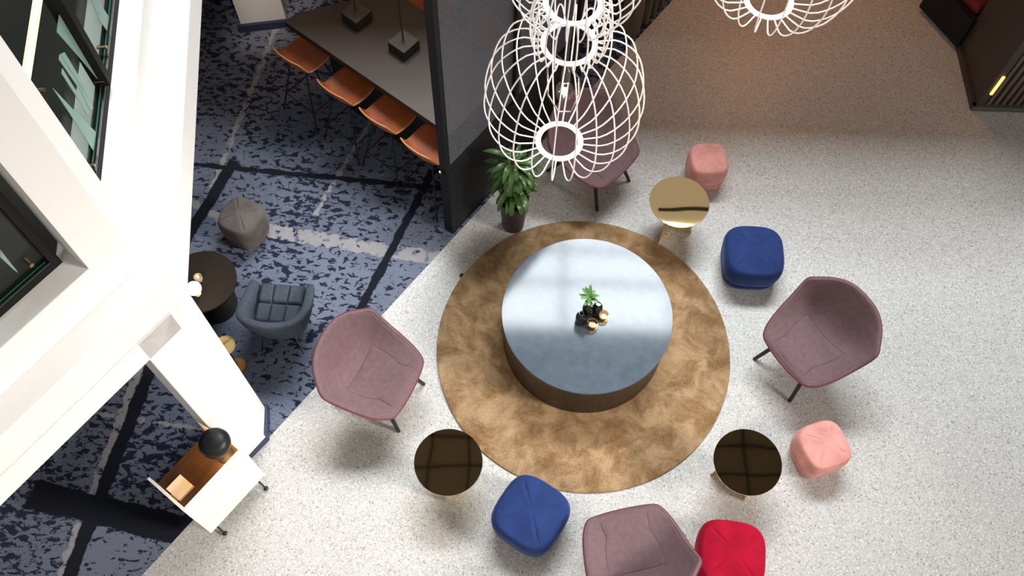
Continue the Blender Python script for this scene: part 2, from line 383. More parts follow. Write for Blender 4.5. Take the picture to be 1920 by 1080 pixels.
wb, PB = window('window_2', DB, NB, -1, jb, 3.4, [jb+.9, jb+2.2], ZSILL)
def film(parent, N, D, s, base, pts, name='frosted_shape'):
    """flat frosted shape on the glass; pts are photograph points on the pane"""
    mb = MB(); q = [hit(x, y, N, -.325) - base for x, y in pts]; n2 = Vector((N.x, N.y, 0))*.003
    nn = len(q); mb.add([p+n2 for p in q]+list(q), [tuple(range(nn)), tuple(range(2*nn-1, nn-1, -1))]+[(i, (i+1) % nn, nn+(i+1) % nn, nn+i) for i in range(nn)])
    return mb.build(name, MT['frost'], parent)
for pts in ([(110, 27), (106, 60), (150, 110), (182, 148)], [(98, 165), (130, 213), (174, 282), (179, 248), (133, 202)],
            [(120, 98), (112, 102), (128, 126), (166, 186), (171, 181), (150, 148)], [(111, 102), (110, 112), (150, 170), (170, 209), (174, 203), (168, 190)],
            [(116, 128), (115, 138), (150, 193), (163, 216), (167, 212)], [(170, 0), (186, 38), (200, 58), (204, 33), (192, 14), (182, 0)]):
    film(wa, NA, DA, 1, wa.location, pts)
for pts in ([(0, 468), (0, 482), (26, 506), (34, 511)],): film(wb, NB, DB, -1, wb.location, pts)
for x, y in ((196, 152), (178, 310), (84, 169), (200, 88)):
    mb = MB(); q = hit(x, y, NA, -.30)-wa.location; mb.tube([q, q-Vector((NA.x, NA.y, 0))*.05], .010, 10); sm(mb, 'glass_clamp', MT['brassdk'], wa)
for x, y in ((60, 498), (80, 470)):
    mb = MB(); q = hit(x, y, NB, -.30)-wb.location; mb.tube([q, q-Vector((NB.x, NB.y, 0))*.05], .012, 10); sm(mb, 'glass_clamp', MT['brassdk'], wb)
# lit brass handrail inside the room
mb = MB(); ro = NA.dot(at(60, 70, 3.3).xy-K0); q0, q1 = facade(DA, NA, 1, ro, .28, 3.3), facade(DA, NA, 1, ro, 3.0, 3.3)
mb.tube([Vector((0, 0, 0)), q1-q0], .022, 12)
rail = thing('handrail', 'glowing brass rail running behind the upper left window', 'handrail', q0)
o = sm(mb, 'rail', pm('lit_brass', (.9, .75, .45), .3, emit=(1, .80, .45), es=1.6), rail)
for u in (.2, 1.7, 3.2):
    mb = MB(); p = DA*u; mb.tube([(p.x, p.y, 0), (p.x, p.y, 2.43-3.3)], .012, 8); sm(mb, 'post', MT['black'], rail)

# column and beam under the slab
P1, P2, P3 = at(501, 770).xy, at(499, 823).xy, at(467, 860).xy
P4 = P2 + DB*-1*.255
P5 = P4 + Vector((-.10, .05))
P6 = P1 + Vector((-.34, .12))
mb = MB(); mb.prism([P1, P6, P5, P4, P2], .0, ZS); struct(mb.build('wall_column', MT['white'], bevel=.006))
mb = MB()
pts = [P1, P6, P5, P4, P2]; cen = sum((p for p in pts), Vector((0, 0)))/5
mb.prism([p + (p-cen).normalized()*.028 for p in pts], 0, .085); struct(mb.build('baseboard_column', MT['navy']))
# thicker lower casing of the column
mb = MB(); q4, q2 = P4+NB*.001, P2+NB*.001
mb.prism([P2+NB*.02, P2-DB*.255+NB*.02, P2-DB*.255, P2][::-1], .086, .62); struct(mb.build('trim_3', MT['white']))
bb = corner(-.02)
mb = MB(); mb.prism([P4-DB*3.4, P4-DB*3.4-NB*.2, P4-NB*.2+DB*.05, P2-NB*.2, P2-DB*.02, P4], 2.05, ZS); struct(mb.build('trim_4', MT['white']))

# second column at the back, top left of the view
f0, f1 = at(455, 57), at(540, 47)
d = (f1-f0).xy; n2 = Vector((-d.y, d.x))
mb = MB(); mb.prism([f0.xy, f1.xy, f1.xy+n2*.8, f0.xy+n2*.8], .0, 2.9); struct(mb.build('wall_rear_column', MT['white'], bevel=.006))
dn = d.normalized(); nn = n2.normalized()
mb = MB(); mb.prism([f0.xy-dn*.03-nn*.03, f1.xy+dn*.03-nn*.03, f1.xy+dn*.03, f0.xy-dn*.03], 0, .085); struct(mb.build('baseboard_rear_column', MT['navy']))

# ------------------------------------------------------------------ upper hall: gallery, roof, mullions
mb = MB(); mb.box((1.5, 9.65, 3.5), (19, 6.6, .2)); struct(mb.build('ceiling', pm('gallery_soffit', (.30, .25, .21), .8)))
mb = MB(); mb.box((1.5, 6.26, 3.78), (19, .12, 1.34)); struct(mb.build('wall_gallery', MT['white']))
mb = MB(); mb.box((6.4, 6.19, 4.07), (9.2, .03, .045)); struct(mb.build('trim_5', MT['black']))
mb = MB(); mb.box((1.2, 2.1, 12.5), (19, 12.2, .1)); struct(mb.build('ceiling', MT['ceil']))
mb = MB(); mb.box((1.2, 12.0, 12.5), (19, 2.2, .1)); struct(mb.build('ceiling', MT['ceil']))
mb = MB()
for i in range(26): mb.box((-7.8+i*.7, 2.1, 12.435), (.04, 12.2, .03))
for j in range(19): mb.box((1.2, -3.5+j*.62, 12.435), (18, .04, .03))
struct(mb.build('trim_6', MT['black']))
mb = MB()
for x in (-1.4, 1.1, 3.4): mb.box((x, 9.55, 12.15), (.07, 2.7, .12))
mb.box((.9, 9.2, 12.15), (8.2, .07, .12)); mb.box((.9, 10.0, 12.15), (8.2, .07, .12))
struct(mb.build('window_3', MT['softdk']))

mb = MB(); mb.box((-5.6, -2.6, 1.7), (5.6, .1, 3.4)); struct(mb.build('unseen_wall_south', MT['ceil']))  # unseen wall added to keep light off the lower left carpet
wm = pm('umber_wall', (.12, .085, .066), .8)  # dark for the unseen hall walls, put in to block world light
mb = MB(); mb.box((1.2, 13.05, 6.2), (19.2, .1, 12.4)); struct(mb.build('unseen_wall_north', wm))
mb = MB(); mb.box((-8.4, 4.5, 1.7), (.1, 17, 3.4)); struct(mb.build('unseen_wall_west', wm))
mb = MB(); mb.box((10.8, 4.5, 6.2), (.1, 17, 12.4)); struct(mb.build('unseen_wall_east', wm))
# ------------------------------------------------------------------ metal mesh divider
D0 = at(849.5, 439.3).xy; DZ = .855; DLEN = 1.72; DTOP = 3.3
t = thing('mesh_divider', 'tall black steel screen with wire mesh above a solid base beside the carpet edge', 'room divider', (D0.x, D0.y, 0), BANG)
mb = MB(); mb.box((DLEN/2, .045, DZ/2), (DLEN, .09, DZ)); mb.build('base_panel', MT['panel'], t, bevel=.004)
for x in (.022, .86, DLEN-.022):
    mb = MB(); mb.box((x, .045, (DZ+DTOP)/2), (.044, .07, DTOP-DZ)); mb.build('post', MT['black'], t)
for z in (DZ+.02, DTOP+.02):
    mb = MB(); mb.box((DLEN/2, .045, z), (DLEN, .075, .04)); mb.build('rail', MT['black'], t)
for x0, x1 in ((.044, .838), (.882, DLEN-.044)):
    mb = MB(); x = x0+.006
    while x < x1: mb.box((x, .045, (DZ+DTOP)/2+.02), (.0058, .003, DTOP-DZ-.04)); x += .0145
    z = DZ+.045
    while z < DTOP: mb.box(((x0+x1)/2, .041, z), (x1-x0, .003, .0045)); z += .0145
    mb.build('wire_mesh', pm('grey_mesh', (.075, .075, .085), .45), t)
mb = MB(); mb.lathe([(.012, 0), (.012, .02)], 10, (-.015, .06, DZ+.02)); mb.build('bolt', MT['chrome'], t)

# vertical fins standing along the carpet edge, further back
fins = thing('slatted_screen', 'taupe vertical slat screen at the top of the view beyond the mesh divider', 'slatted screen', at(1190, 66), BANG)
for i in range(16):
    w = .11 if i == 0 else .035
    mb = MB(); mb.box((i*.125 + (0 if i == 0 else .06), .06, 1.5), (w, .16, 3.0)); mb.build('slat', MT['slat'], fins)
mb = MB(); mb.box((.95, .16, 1.5), (2.1, .02, 3.0)); mb.build('back_panel', MT['slatdk'], fins)

# ------------------------------------------------------------------ kiosk on the right
kx, ky = 4.116, 5.359
t = thing('kiosk', 'dark umber kiosk block with vertical slats in the top right corner', 'kiosk', (kx, ky, 0))
mb = MB(); mb.box((.01, .36, 1.45), (.02, .72, 2.9)); mb.build('side_panel', MT['kiosk'], t)
mb = MB(); mb.box((1.0, .36, 1.45), (1.96, .60, 2.9)); mb.build('core', MT['tabledark'], t)
mb = MB(); mb.box((1.0, .005, .03), (2.06, .05, .06)); mb.build('skirting', MT['skirt'], t)
mb = MB(); mb.box((-.015, .36, .03), (.03, .74, .06)); mb.build('skirting', MT['kiosk'], t)
for i in range(18):
    mb = MB(); mb.box((.045+i*.064, .03, 1.48), (.032 if i else .06, .045, 2.84)); mb.build('slat', MT['kiosk'] if i == 0 else MT['slat'], t)
def planeY(x, y, Y):
    d = FWD + RGT*((x-960)/FPX) - UPV*((y-540)/FPX); return CAM + d*(Y/d.y)
l0, l1 = planeY(1858, 177, ky+.0), planeY(1882, 144, ky+.0)
mb = MB(); mb.box((l0.x-kx, .002, (l0.z+l1.z)/2), (.022, .02, abs(l1.z-l0.z))); tag_led = mb.build('light_strip', MT['glow'], t)

# ------------------------------------------------------------------ rug and coffee table
RC = Vector((.0845*H, .4266*H)); RR = .1692*H
t = thing('rug', 'large round golden brown pile rug under the coffee table', 'rug', (RC.x, RC.y, 0))
mb = MB(); mb.lathe([(RR-.006, 0.001), (RR, .006), (RR-.002, .014), (RR-.012, .019), (RR*.5, .020), (.01, .020)], 160); sm(mb, 'pile', MT['rug'], t)
q = at(865, 516, .003).xy-RC; mb = MB(); mb.box((q.x, q.y, .006), (.035, .018, .006), .9); mb.build('label', MT['black'], t)
TZ = .47; ts = H-TZ; TX, TY, TR = .0895*ts, .4716*ts, .1008*ts
t = thing('coffee_table', 'large round drum coffee table with glossy slate top on the rug', 'coffee table', (TX, TY, .021))
mb = MB(); mb.lathe([(TR-.012, 0), (TR-.012, TZ-.021-.022)], 128); sm(mb, 'drum', MT['walnut'], t)
mb = MB(); mb.lathe([(TR-.003, TZ-.042), (TR, TZ-.040), (TR, TZ-.023), (TR-.002, TZ-.021)], 160); sm(mb, 'top', MT['slate'], t)

# ------------------------------------------------------------------ poufs
def sq(a, n=3.4):  # superellipse radius
    c, s = abs(math.cos(a)), abs(math.sin(a)); return 1/((c**n+s**n)**(1/n))
def pouf(mat, w, h, label, loc, rz, group):
    t = thing('pouf', label, 'pouf', loc, rz, group)
    hw = w/2; n = 96; zb = h*.27
    def ringp(sc, z, ex=3.4): return [(hw*sc*sq(2*PI*k/n, ex)*math.cos(2*PI*k/n), hw*sc*sq(2*PI*k/n, ex)*math.sin(2*PI*k/n), z) for k in range(n)]
    def loft(rings, cap=False):
        mb = MB(); v = [p for r in rings for p in r]
        f = [(i*n+k, i*n+(k+1) % n, (i+1)*n+(k+1) % n, (i+1)*n+k) for i in range(len(rings)-1) for k in range(n)]
        f.append(tuple(range(n-1, -1, -1)))
        if cap:
            v.append((0, 0, rings[-1][0][2])); c = len(v)-1; b = (len(rings)-1)*n
            f += [(b+k, b+(k+1) % n, c) for k in range(n)]
        mb.add(v, f); return mb
    # lower band
    mb = loft([ringp(.80, .004), ringp(.86, .02), ringp(.90, zb*.5), ringp(.915, zb-.012), ringp(.90, zb)]); sm(mb, 'base_band', mat, t)
    mb = MB(); mb.tube(ringp(.922, zb), .005, 6, closed=True); sm(mb, 'piping', mat, t)
    # cushion with four triangular panels meeting at the centre
    rings = [ringp(.90, zb+.001), ringp(.945, zb+.02), ringp(.975, h*.5), ringp(.985, h*.68)]
    for i in range(1, 7):
        a = i/6*PI/2; rings.append(ringp(.985-.15*(1-math.cos(a)), h*.68+h*.24*math.sin(a), 3.4-.5*i/6))
    z0 = h*.92; m = 14
    for i in range(1, m):
        s = (1-i/m); ring = []
        for x, y, z in ringp(.835*s, z0, 2.9):
            q = max(abs(x), abs(y))/hw; d = abs(abs(x)-abs(y))/hw
            crease = .013*math.exp(-(d/.05)**2)*min(1, 2.5*q)*min(1, 3*(1-q))
            ring.append((x, y, z0 + h*.15*(1-q/.835) - crease - .010*math.exp(-(q/.06)**2)))
        rings.append(ring)
    mb = loft(rings, True); mb.v[-1] = (0, 0, z0+h*.15-.014)
    sm(mb, 'cushion', mat, t, a=1.2)
    return t
def zrot(x, y, z, dx, dy):   # heading of an image direction taken at a point
    a, b = at(x, y, z), at(x+dx, y+dy, z); d = b-a; return math.atan2(d.y, d.x)
G = 'velvet poufs round the coffee table'
def ploc(x, y, z): p = at(x, y, z); return (p.x, p.y, 0)
pouf(MT['pink'], .335, .33, 'small pink velvet pouf touching the polished brass table near the top', ploc(1331, 293, .32), .06, G)
pouf(MT['blue'], .485, .34, 'large blue velvet pouf right of the coffee table above the right armchair', ploc(1418, 466, .33), -.03, G)
pouf(MT['pink'], .365, .33, 'pale pink velvet pouf below the right mauve armchair', ploc(1549, 831, .32), .36, G)
pouf(MT['blue'], .495, .34, 'large blue velvet pouf standing by the lower edge of the rug', ploc(996, 958, .33), zrot(996, 958, .33, 95, 62), G)
pouf(MT['red'], .475, .34, 'crimson velvet pouf at the bottom edge of the view', ploc(1376, 1036, .33), -.12, G)
pouf(MT['taupe'], .345, .34, 'taupe grey velvet pouf on the blue carpet beside the dark round table', ploc(449, 400, .33), zrot(452, 405, .33, 50, 30)+.1, G)

# ------------------------------------------------------------------ mauve lounge chairs
CK = [(0, .275, .375), (.14, .235, .395), (.42, -.03, .365), (.58, -.16, .385), (.70, -.235, .47), (.84, -.29, .62), (1, -.335, .78)]
WK = [(0, .285), (.14, .295), (.42, .325), (.58, .345), (.70, .35), (.84, .335), (1, .31)]
RK = [(0, .0, 0), (.2, .04, 0), (.42, .15, .0), (.58, .22, .02), (.70, .20, .06), (.84, .10, .08), (1, .0, .05)]
def squircle(a, b, n=3.0):
    u, v = 2*a-1, 2*b-1; m = max(abs(u), abs(v))
    if m < 1e-6: return 0, 0
    k = m/((abs(u)**n+abs(v)**n)**(1/n)); return u*k, v*k
def shellpt(a, b):
    u, v = squircle(a, b, 2.7); q = (v+1)/2
    x, z = spline(CK, q); w = spline(WK, q)[0]; rz_, rx = spline(RK, q)
    e = abs(u)**2.6
    return (x + rx*e, w*u, z + rz_*e)
def lounge(label, loc, rz, group, first=[None]):
    if first[0] is not None: return dup(first[0], loc, rz, label, group)
    t = thing('lounge_chair', label, 'lounge chair', loc, rz, group); first[0] = t
    mb = MB(); mb.grid(shellpt, 41, 49); o = mb.build('shell', MT['mauve'], t, smooth=True, solid=.026)
    # seat pad: slightly raised panel on the shell
    def padpt(a, b):
        p = Vector(shellpt(.5+(a-.5)*.62*(1-.10*b), .10+b*.42)); e = (1-abs(2*a-1)**6)*(1-abs(2*b-1)**6); return (p.x, p.y, p.z+.014+.010*e)
    mb = MB(); mb.grid(padpt, 25, 25); mb.build('seat_pad', MT['mauve'], t, smooth=True); t.scale = (1.04, 1.04, 1.0)
    def sp(a, b): p = padpt(a, b); return (p[0], p[1], p[2]+.002)
    mb = MB(); mb.tube([sp(0, 1-i/16) for i in range(16)]+[sp(i/16, 0) for i in range(16)][:0]+[sp(0, 0)], .0016, 5); mb.tube([sp(1, i/16) for i in range(17)], .0016, 5); mb.tube([sp(i/16, 1) for i in range(17)], .0016, 5); mb.build('seam', MT['seam'], t)
    path = [shellpt(i/30, 0) for i in range(30)]+[shellpt(1, i/30) for i in range(30)]+[shellpt(1-i/30, 1) for i in range(30)]+[shellpt(0, 1-i/30) for i in range(30)]
    mb = MB(); mb.tube(path, .0145, 8, closed=True); sm(mb, 'rolled_edge', MT['mauve'], t)
    mb = MB(); cen = Vector((-.02, 0, .4)); 
    outp = []
    for p in path:
        v = Vector(p); d = Vector((v.x+.02, v.y, 0)).normalized(); outp.append(v + d*.0150)
    mb.tube(outp, .0048, 6, closed=True); sm(mb, 'piping', MT['wine'], t)
    mb = MB(); mb.box((.0, 0, .322), (.30, .30, .03)); mb.build('under_frame', MT['chairleg'], t)
    for sx, sy in ((1, 1), (1, -1), (-1, 1), (-1, -1)):
        mb = MB(); mb.tube([(.14*sx, .14*sy, .32), (-.02+.275*sx, .20*sy, .002)], .014, 10, radii=[.018, .014]); sm(mb, 'leg', MT['chairleg'], t)
    return t
G = 'mauve lounge chairs round the rug'
def legs2(p, q):  # heading and centre of a chair from its two front feet
    a, b = at(*p).xy, at(*q).xy; m = (a+b)/2; d = (b-a).normalized(); n_ = Vector((d.y, -d.x))
    if n_.dot(Vector((TX, TY))-m) < 0: n_ = -n_
    c = m - n_*.255; return (c.x, c.y, 0), math.atan2(n_.y, n_.x)
l_, r_ = legs2((748, 803), (790, 724)); lounge('mauve lounge chair with wine piping left of the rug', l_, r_, G)
l_, r_ = legs2((1421, 678), (1477, 745)); lounge('mauve lounge chair right of the rug above the small pink pouf', l_, r_, G)
l_, r_ = legs2((1122, 390), (1174, 342)); lounge('mauve lounge chair seen under the wire pendant beside the potted plant', l_, r_, G)
p = at(1187, 1037, .38); lounge('mauve lounge chair at the bottom edge beside the crimson pouf', (p.x, p.y, 0), zrot(1187, 1037, .38, -25, -90), G)

# ------------------------------------------------------------------ brass side tables
def brass_table(label, x, y, wpx, rz, group, first=[None]):
    p = at(x, y, .44); r = (at(x+wpx/2, y, .44)-at(x-wpx/2, y, .44)).length/2; loc = (p.x, p.y, 0)
    if first[0] is not None: return dup(first[0], loc, rz, label, group)
    t = thing('brass_side_table', label, 'side table', loc, rz, group); first[0] = t
    mb = MB(); mb.lathe([(r-.001, .432), (r, .434), (r, .439), (r-.001, .440)], 96); sm(mb, 'top', MT['brass'], t)
    for k in range(3):
        a = k*2*PI/3; mb = MB(); n_ = Vector((-math.sin(a), math.cos(a), 0))*.003; d = Vector((math.cos(a), math.sin(a), 0))
        q = [d*.004, d*.175, d*.12+Vector((0, 0, .43)), d*.004+Vector((0, 0, .43))]
        mb.add([v+n_ for v in q]+[v-n_ for v in q], [(0, 1, 2, 3), (7, 6, 5, 4), (0, 4, 5, 1), (1, 5, 6, 2), (2, 6, 7, 3), (3, 7, 4, 0)])
        mb.build('leg', MT['brass'], t)
    return t
G = 'round brass side tables'
brass_table('round brass side table lower left of the rug between armchair and blue pouf', 840.5, 866, 129, .35, G)
brass_table('round brass side table lower right of the rug above the crimson pouf', 1402, 866, 128, PI-.15, G)
brass_table('bright polished brass side table at the top beside the pink pouf', 1274, 378, 114, PI*1.28, G)

# ------------------------------------------------------------------ things on the coffee table
ZT = TZ+.0005
def bottle(label, x, y, h, r, group):
    t = thing('bottle', label, 'bottle', at(x, y, ZT), 0, group)
    mb = MB(); mb.lathe([(r*.92, 0), (r, .006), (r, h*.66), (r*.92, h*.76), (r*.55, h*.84), (r*.42, h*.88), (r*.42, h*.97)], 32); sm(mb, 'body', MT['bottle'], t, a=1.2)
    mb = MB(); mb.tube([(r*.44*math.cos(a), r*.44*math.sin(a), h) for a in [k*2*PI/24 for k in range(24)]], .0028, 8, closed=True); sm(mb, 'rim', MT['ring'], t)
    return t
G = 'black glass bottles on the coffee table'
bottle('black glass bottle in front of the sprig, furthest left', 1087, 604, .155, .036, G)
bottle('black glass bottle behind the two amber tealight holders', 1118, 588, .165, .038, G)
vb = bottle('taller black glass bottle holding the green sprig', 1099, 590, .185, .036, G)
base = vb.location
t = thing('leaf_sprig', 'green leafy sprig standing in the tallest black bottle', 'sprig', base + Vector((0, 0, .17)))
mb = MB(); mb.tube([(0, 0, 0), (.002, .005, .06), (-.005, .012, .12)], .0022, 6); sm(mb, 'stem', MT['stem'], t)
mb = MB()
def leafgeo(mb, root, az, el, L, Wd, bend, nseg=7):
    d = Vector((math.cos(az), math.sin(az), 0)); side = Vector((-math.sin(az), math.cos(az), 0)); vs = []; p = Vector(root); e = el
    for i in range(nseg+1):
        s = i/nseg; w = Wd*math.sin(PI*min(1, .06+s*.94))**.75*(1 if i < nseg else 0)
        up = (d*-math.sin(e)+Vector((0, 0, math.cos(e))))
        vs += [p-side*w+up*w*.25, p.copy(), p+side*w+up*w*.25]
        p = p + (d*math.cos(e)+Vector((0, 0, math.sin(e))))*L/nseg; e -= bend/nseg
    f = []
    for i in range(nseg):
        a = i*3; f += [(a, a+1, a+4, a+3), (a+1, a+2, a+5, a+4)]
    mb.add(vs, f)
for i, (a, z) in enumerate([(200, .12), (135, .12), (85, .12), (50, .11), (5, .10), (330, .08), (290, .07), (245, .08), (175, .09), (30, .08), (270, .11), (110, .09)]):
    leafgeo(mb, (-.002, .008, z), math.radians(a), .35+.2*(i % 3), .072+.01*(i % 3), .0145, .5)
mb.build('leaves', MT['leaf2'], t, smooth=True)
def tealight(label, x, y, group):
    t = thing('tealight_holder', label, 'tealight holder', at(x, y, ZT), 0, group)
    mb = MB(); mb.lathe([(.032, 0), (.038, .004), (.039, .058), (.035, .058), (.034, .012)], 32, cap1=True); sm(mb, 'cup', MT['amber'], t)
    mb = MB(); mb.tube([(.037*math.cos(a), .037*math.sin(a), .059) for a in [k*2*PI/32 for k in range(32)]], .0022, 6, closed=True); sm(mb, 'rim', MT['rimglass'], t)
    mb = MB(); mb.tube([(.0375*math.cos(a), .0375*math.sin(a), .004) for a in [k*2*PI/32 for k in range(32)]], .0022, 6, closed=True); sm(mb, 'foot_ring', MT['rimglass'], t)
    mb = MB(); mb.lathe([(.026, .013), (.026, .030), (.002, .031)], 24); sm(mb, 'candle', MT['candle'], t)
G = 'amber tealight holders'
tealight('amber glass tealight holder, the right one beside the bottles', 1130, 596, G)
tealight('amber glass tealight holder, the front one nearest the table centre', 1110, 612, G)

# ------------------------------------------------------------------ potted plant
pp = at(962, 421)
t = thing('potted_plant', 'bushy green plant in a tall charcoal pot beside the black mesh divider', 'potted plant', (pp.x, pp.y, 0))
mb = MB(); mb.lathe([(.085, .003), (.09, .008), (.118, .40), (.122, .41), (.112, .41), (.108, .36), (.01, .36)], 48, cap1=True); sm(mb, 'pot', MT['pot'], t)
mb = MB(); mb.lathe([(.107, .362), (.05, .372), (.005, .375)], 32); sm(mb, 'soil', MT['soil'], t)
mb = MB(); rnd = random.Random(3)
stems = MB()
for k in range(4):
    a = k*1.7; stems.tube([(.02*math.cos(a), .02*math.sin(a), .36), (.05*math.cos(a), .05*math.sin(a), .7), (.03*math.cos(a)-.02, .05*math.sin(a), .95+.05*k)], .008, 8)
sm(stems, 'stem', MT['stem'], t)
for k in range(125):
    z = .44 + .52*rnd.random()**.8; a = rnd.random()*2*PI
    leafgeo(mb, (.03*math.cos(a)-.01, .03*math.sin(a), z), a, rnd.uniform(.0, 1.1), rnd.uniform(.14, .25)*(1.1-.25*(z-.44)), rnd.uniform(.016, .024), rnd.uniform(1.4, 3.2), 8)
mb.build('leaves', MT['leaf'], t, smooth=True)

# ------------------------------------------------------------------ grey armchair, dark table, lamp, brass tray
ac = at(525, 583, .30)
t = thing('tub_armchair', 'grey blue wool tub armchair with tufted seat on the blue carpet', 'armchair', (ac.x, ac.y, 0), PI/2-.05)
t.scale = (.70, .70, .9)
# U-shaped padded wall: s runs round from one arm front to the other
def upath(s):
    k = [(0, .27, .27), (.16, .10, .285), (.33, -.12, .27), (.42, -.235, .20), (.5, -.275, 0), (.58, -.235, -.20), (.67, -.12, -.27), (.84, .10, -.285), (1, .27, -.27)]
    return spline(k, s)
def wallpt(a, b):
    x, y = upath(a); e = 1e-3; x2, y2 = upath(min(1, a+e)); x1, y1 = upath(max(0, a-e)); d = Vector((x2-x1, y2-y1)).normalized(); n_ = Vector((-d.y, d.x))
    back = math.exp(-((a-.5)/.25)**2); h = .46+.20*back; th = .048*(1 if .02 < a < .98 else .75); z0 = .27
    if n_.dot(Vector((x, y))) < 0: n_ = -n_
    ang = 2*PI*b; hh = (h-z0)/2; c, s_ = math.cos(ang), math.sin(ang)
    cx = math.copysign(abs(c)**.6, c)*th*(1+.35*max(0, s_)); cz = math.copysign(abs(s_)**.75, s_)*hh
    lean = (cz+hh)*.22
    return (x+n_.x*(cx+lean), y+n_.y*(cx+lean), z0+hh+cz)
mb = MB()
na, nb = 61, 25
v = [wallpt(i/(na-1), j/nb) for i in range(na) for j in range(nb)]
f = [(i*nb+j, i*nb+(j+1) % nb, (i+1)*nb+(j+1) % nb, (i+1)*nb+j) for i in range(na-1) for j in range(nb)]
f += [tuple(range(nb-1, -1, -1)), tuple((na-1)*nb+j for j in range(nb))]
mb.add(v, f); sm(mb, 'back_and_arms', MT['greyfab'], t, a=1.3)
mb = MB()
def cush(a, b):
    x = -.20+.50*a; y = (b-.5)*2*(.235+.02*a); 
    gx, gy = (a*2.0) % 1, (b*3.0) % 1; groove = min(1, min(gx, 1-gx)/.12)**.5*min(1, min(gy, 1-gy)/.09)**.5
    edge = min(1, min(a, 1-a)/.10)**.5*min(1, min(b, 1-b)/.08)**.5
    return (x, y, .34+.035*groove + .045*edge - (.03 if a in (0, 1) or b in (0, 1) else 0) - .02*(1-a)*math.sin(PI*b))
mb.grid(cush, 49, 61); sm(mb, 'tufted_seat', MT['greyfab'], t, a=1.3)
mb = MB(); mb.box((.03, 0, .295), (.50, .50, .07)); mb.build('seat_base', MT['greyfab'], t, bevel=.03)
for sx, sy in ((1, 1), (1, -1), (-1, 1), (-1, -1)):
    mb = MB(); mb.tube([(.20*sx, .17*sy, .27), (.27*sx-.04, .23*sy, .002)], .008, 8); sm(mb, 'leg', MT['chrome'], t)
dt = at(378, 527, .42)
t = thing('dark_round_table', 'dark brown round side table partly hidden by the white facade', 'side table', (dt.x, dt.y, 0))
rr = (at(443, 527, .42)-dt).length
mb = MB(); mb.lathe([(rr-.002, .40), (rr, .403), (rr, .418), (rr-.002, .42)], 72); sm(mb, 'top', pm('bronze_laminate', (.020, .014, .010), .6, spec=.15), t)
mb = MB(); mb.lathe([(.022, .012), (.022, .40)], 24); sm(mb, 'pedestal', MT['black'], t)
mb = MB(); mb.lathe([(.17, .002), (.17, .012)], 48); sm(mb, 'base', MT['black'], t)
g = at(363.5, 541, .52)
t = thing('globe_lamp', 'glowing white globe table lamp on the dark round table', 'table lamp', (g.x, g.y, .4205))
mb = MB(); mb.lathe([(.03, 0), (.03, .012), (.012, .02), (.012, .05)], 24); sm(mb, 'base', MT['brassdk'], t)
rg = .055; mb = MB(); mb.lathe([(max(.001, rg*math.sin(k*PI/16)), .10-rg*math.cos(k*PI/16)) for k in range(17)], 32); sm(mb, 'globe', MT['globe'], t, a=3)
l = bpy.data.lights.new('globe_lamp_light', 'POINT'); l.energy = 3; l.color = (1, .85, .65); l.shadow_soft_size = .05
lo = bpy.data.objects.new('globe_lamp_light', l); COL.objects.link(lo); lo.location = (0, 0, .17); lo.parent = t
g = at(372.5, 522, .44)
t = thing('candle_holder', 'small glass candle holder beside the white globe lamp', 'candle holder', (g.x, g.y, .4205))
mb = MB(); mb.lathe([(.026, 0), (.031, .02), (.030, .05), (.026, .05), (.024, .015)], 28); sm(mb, 'cup', pm('pearl_glass', (.45, .36, .27), .15), t)
mb = MB(); mb.lathe([(.014, .046), (.014, .052)], 16); sm(mb, 'flame_wax', MT['glow'], t)
g = at(421, 648, .40)
t = thing('brass_tray_table', 'small brass tray table half hidden by the white column', 'side table', (g.x, g.y, 0))
mb = MB(); mb.lathe([(.074, .390), (.078, .392), (.078, .404), (.075, .404), (.074, .397), (.002, .397)], 48); sm(mb, 'tray', pm('satin_brass', (.78, .55, .24), .28, metal=.6), t)
mb = MB(); mb.tube([(-.05, -.03, .406), (.045, .065, .406)], .004, 8); sm(mb, 'handle', MT['brassdk'], t)
mb = MB(); mb.tube([(0, 0, .01), (0, 0, .39)], .008, 12); sm(mb, 'stem', MT['brassdk'], t)
mb = MB(); mb.lathe([(.065, .002), (.065, .012), (.01, .016)], 32); sm(mb, 'foot', pm('satin_amber', (.42, .20, .05), .4, metal=.4), t)

# ------------------------------------------------------------------ host stand with lamp
c0, c1 = at(493, 894, .16), at(399.5, 996, .16)       # lower edge of the white front
dv = (c1-c0).xy; fl = dv.length; fa = math.atan2(dv.y, dv.x)      # local +x runs along the front towards the viewer
ft = at(440, 836, .80); HH = .80
# local frame: origin under the right front corner, x along the front, y to the inside (away from terrazzo)
t = thing('host_stand', 'white fronted host stand on thin black legs beside the white column', 'host stand', (c0.x, c0.y, 0), fa)
inv = Matrix.Rotation(-fa, 2)
inside = 1 if (inv @ (Vector((-3, 1))-c0.xy)).y > 0 else -1
def L(x, y): return (x, y*inside)
DEP = .34
mb = MB(); mb.box((*L(fl/2, .009), .16+(HH-.16)/2), (fl, .018, HH-.16)); mb.build('front_panel', MT['ply'], t)
mb = MB(); mb.box((*L(fl+.009, DEP/2), .16+(HH-.16)/2), (.018, DEP, HH-.16)); mb.build('side_panel', MT['ply'], t)
mb = MB(); mb.box((*L(-.009, DEP/2), .16+(HH-.16)/2), (.018, DEP, HH-.16)); mb.build('side_panel', MT['ply'], t)
WZ = HH-.16
mb = MB(); mb.box((*L(fl/2, .018+(DEP-.018)/2), WZ-.01), (fl, DEP-.018, .02)); mb.build('worktop', MT['trayin'], t)
mb = MB(); mb.box((*L(fl/2, DEP-.006), .16+(WZ-.16)/2-.01), (fl-.01, .012, WZ-.18)); mb.build('back_panel', MT['trayin'], t)
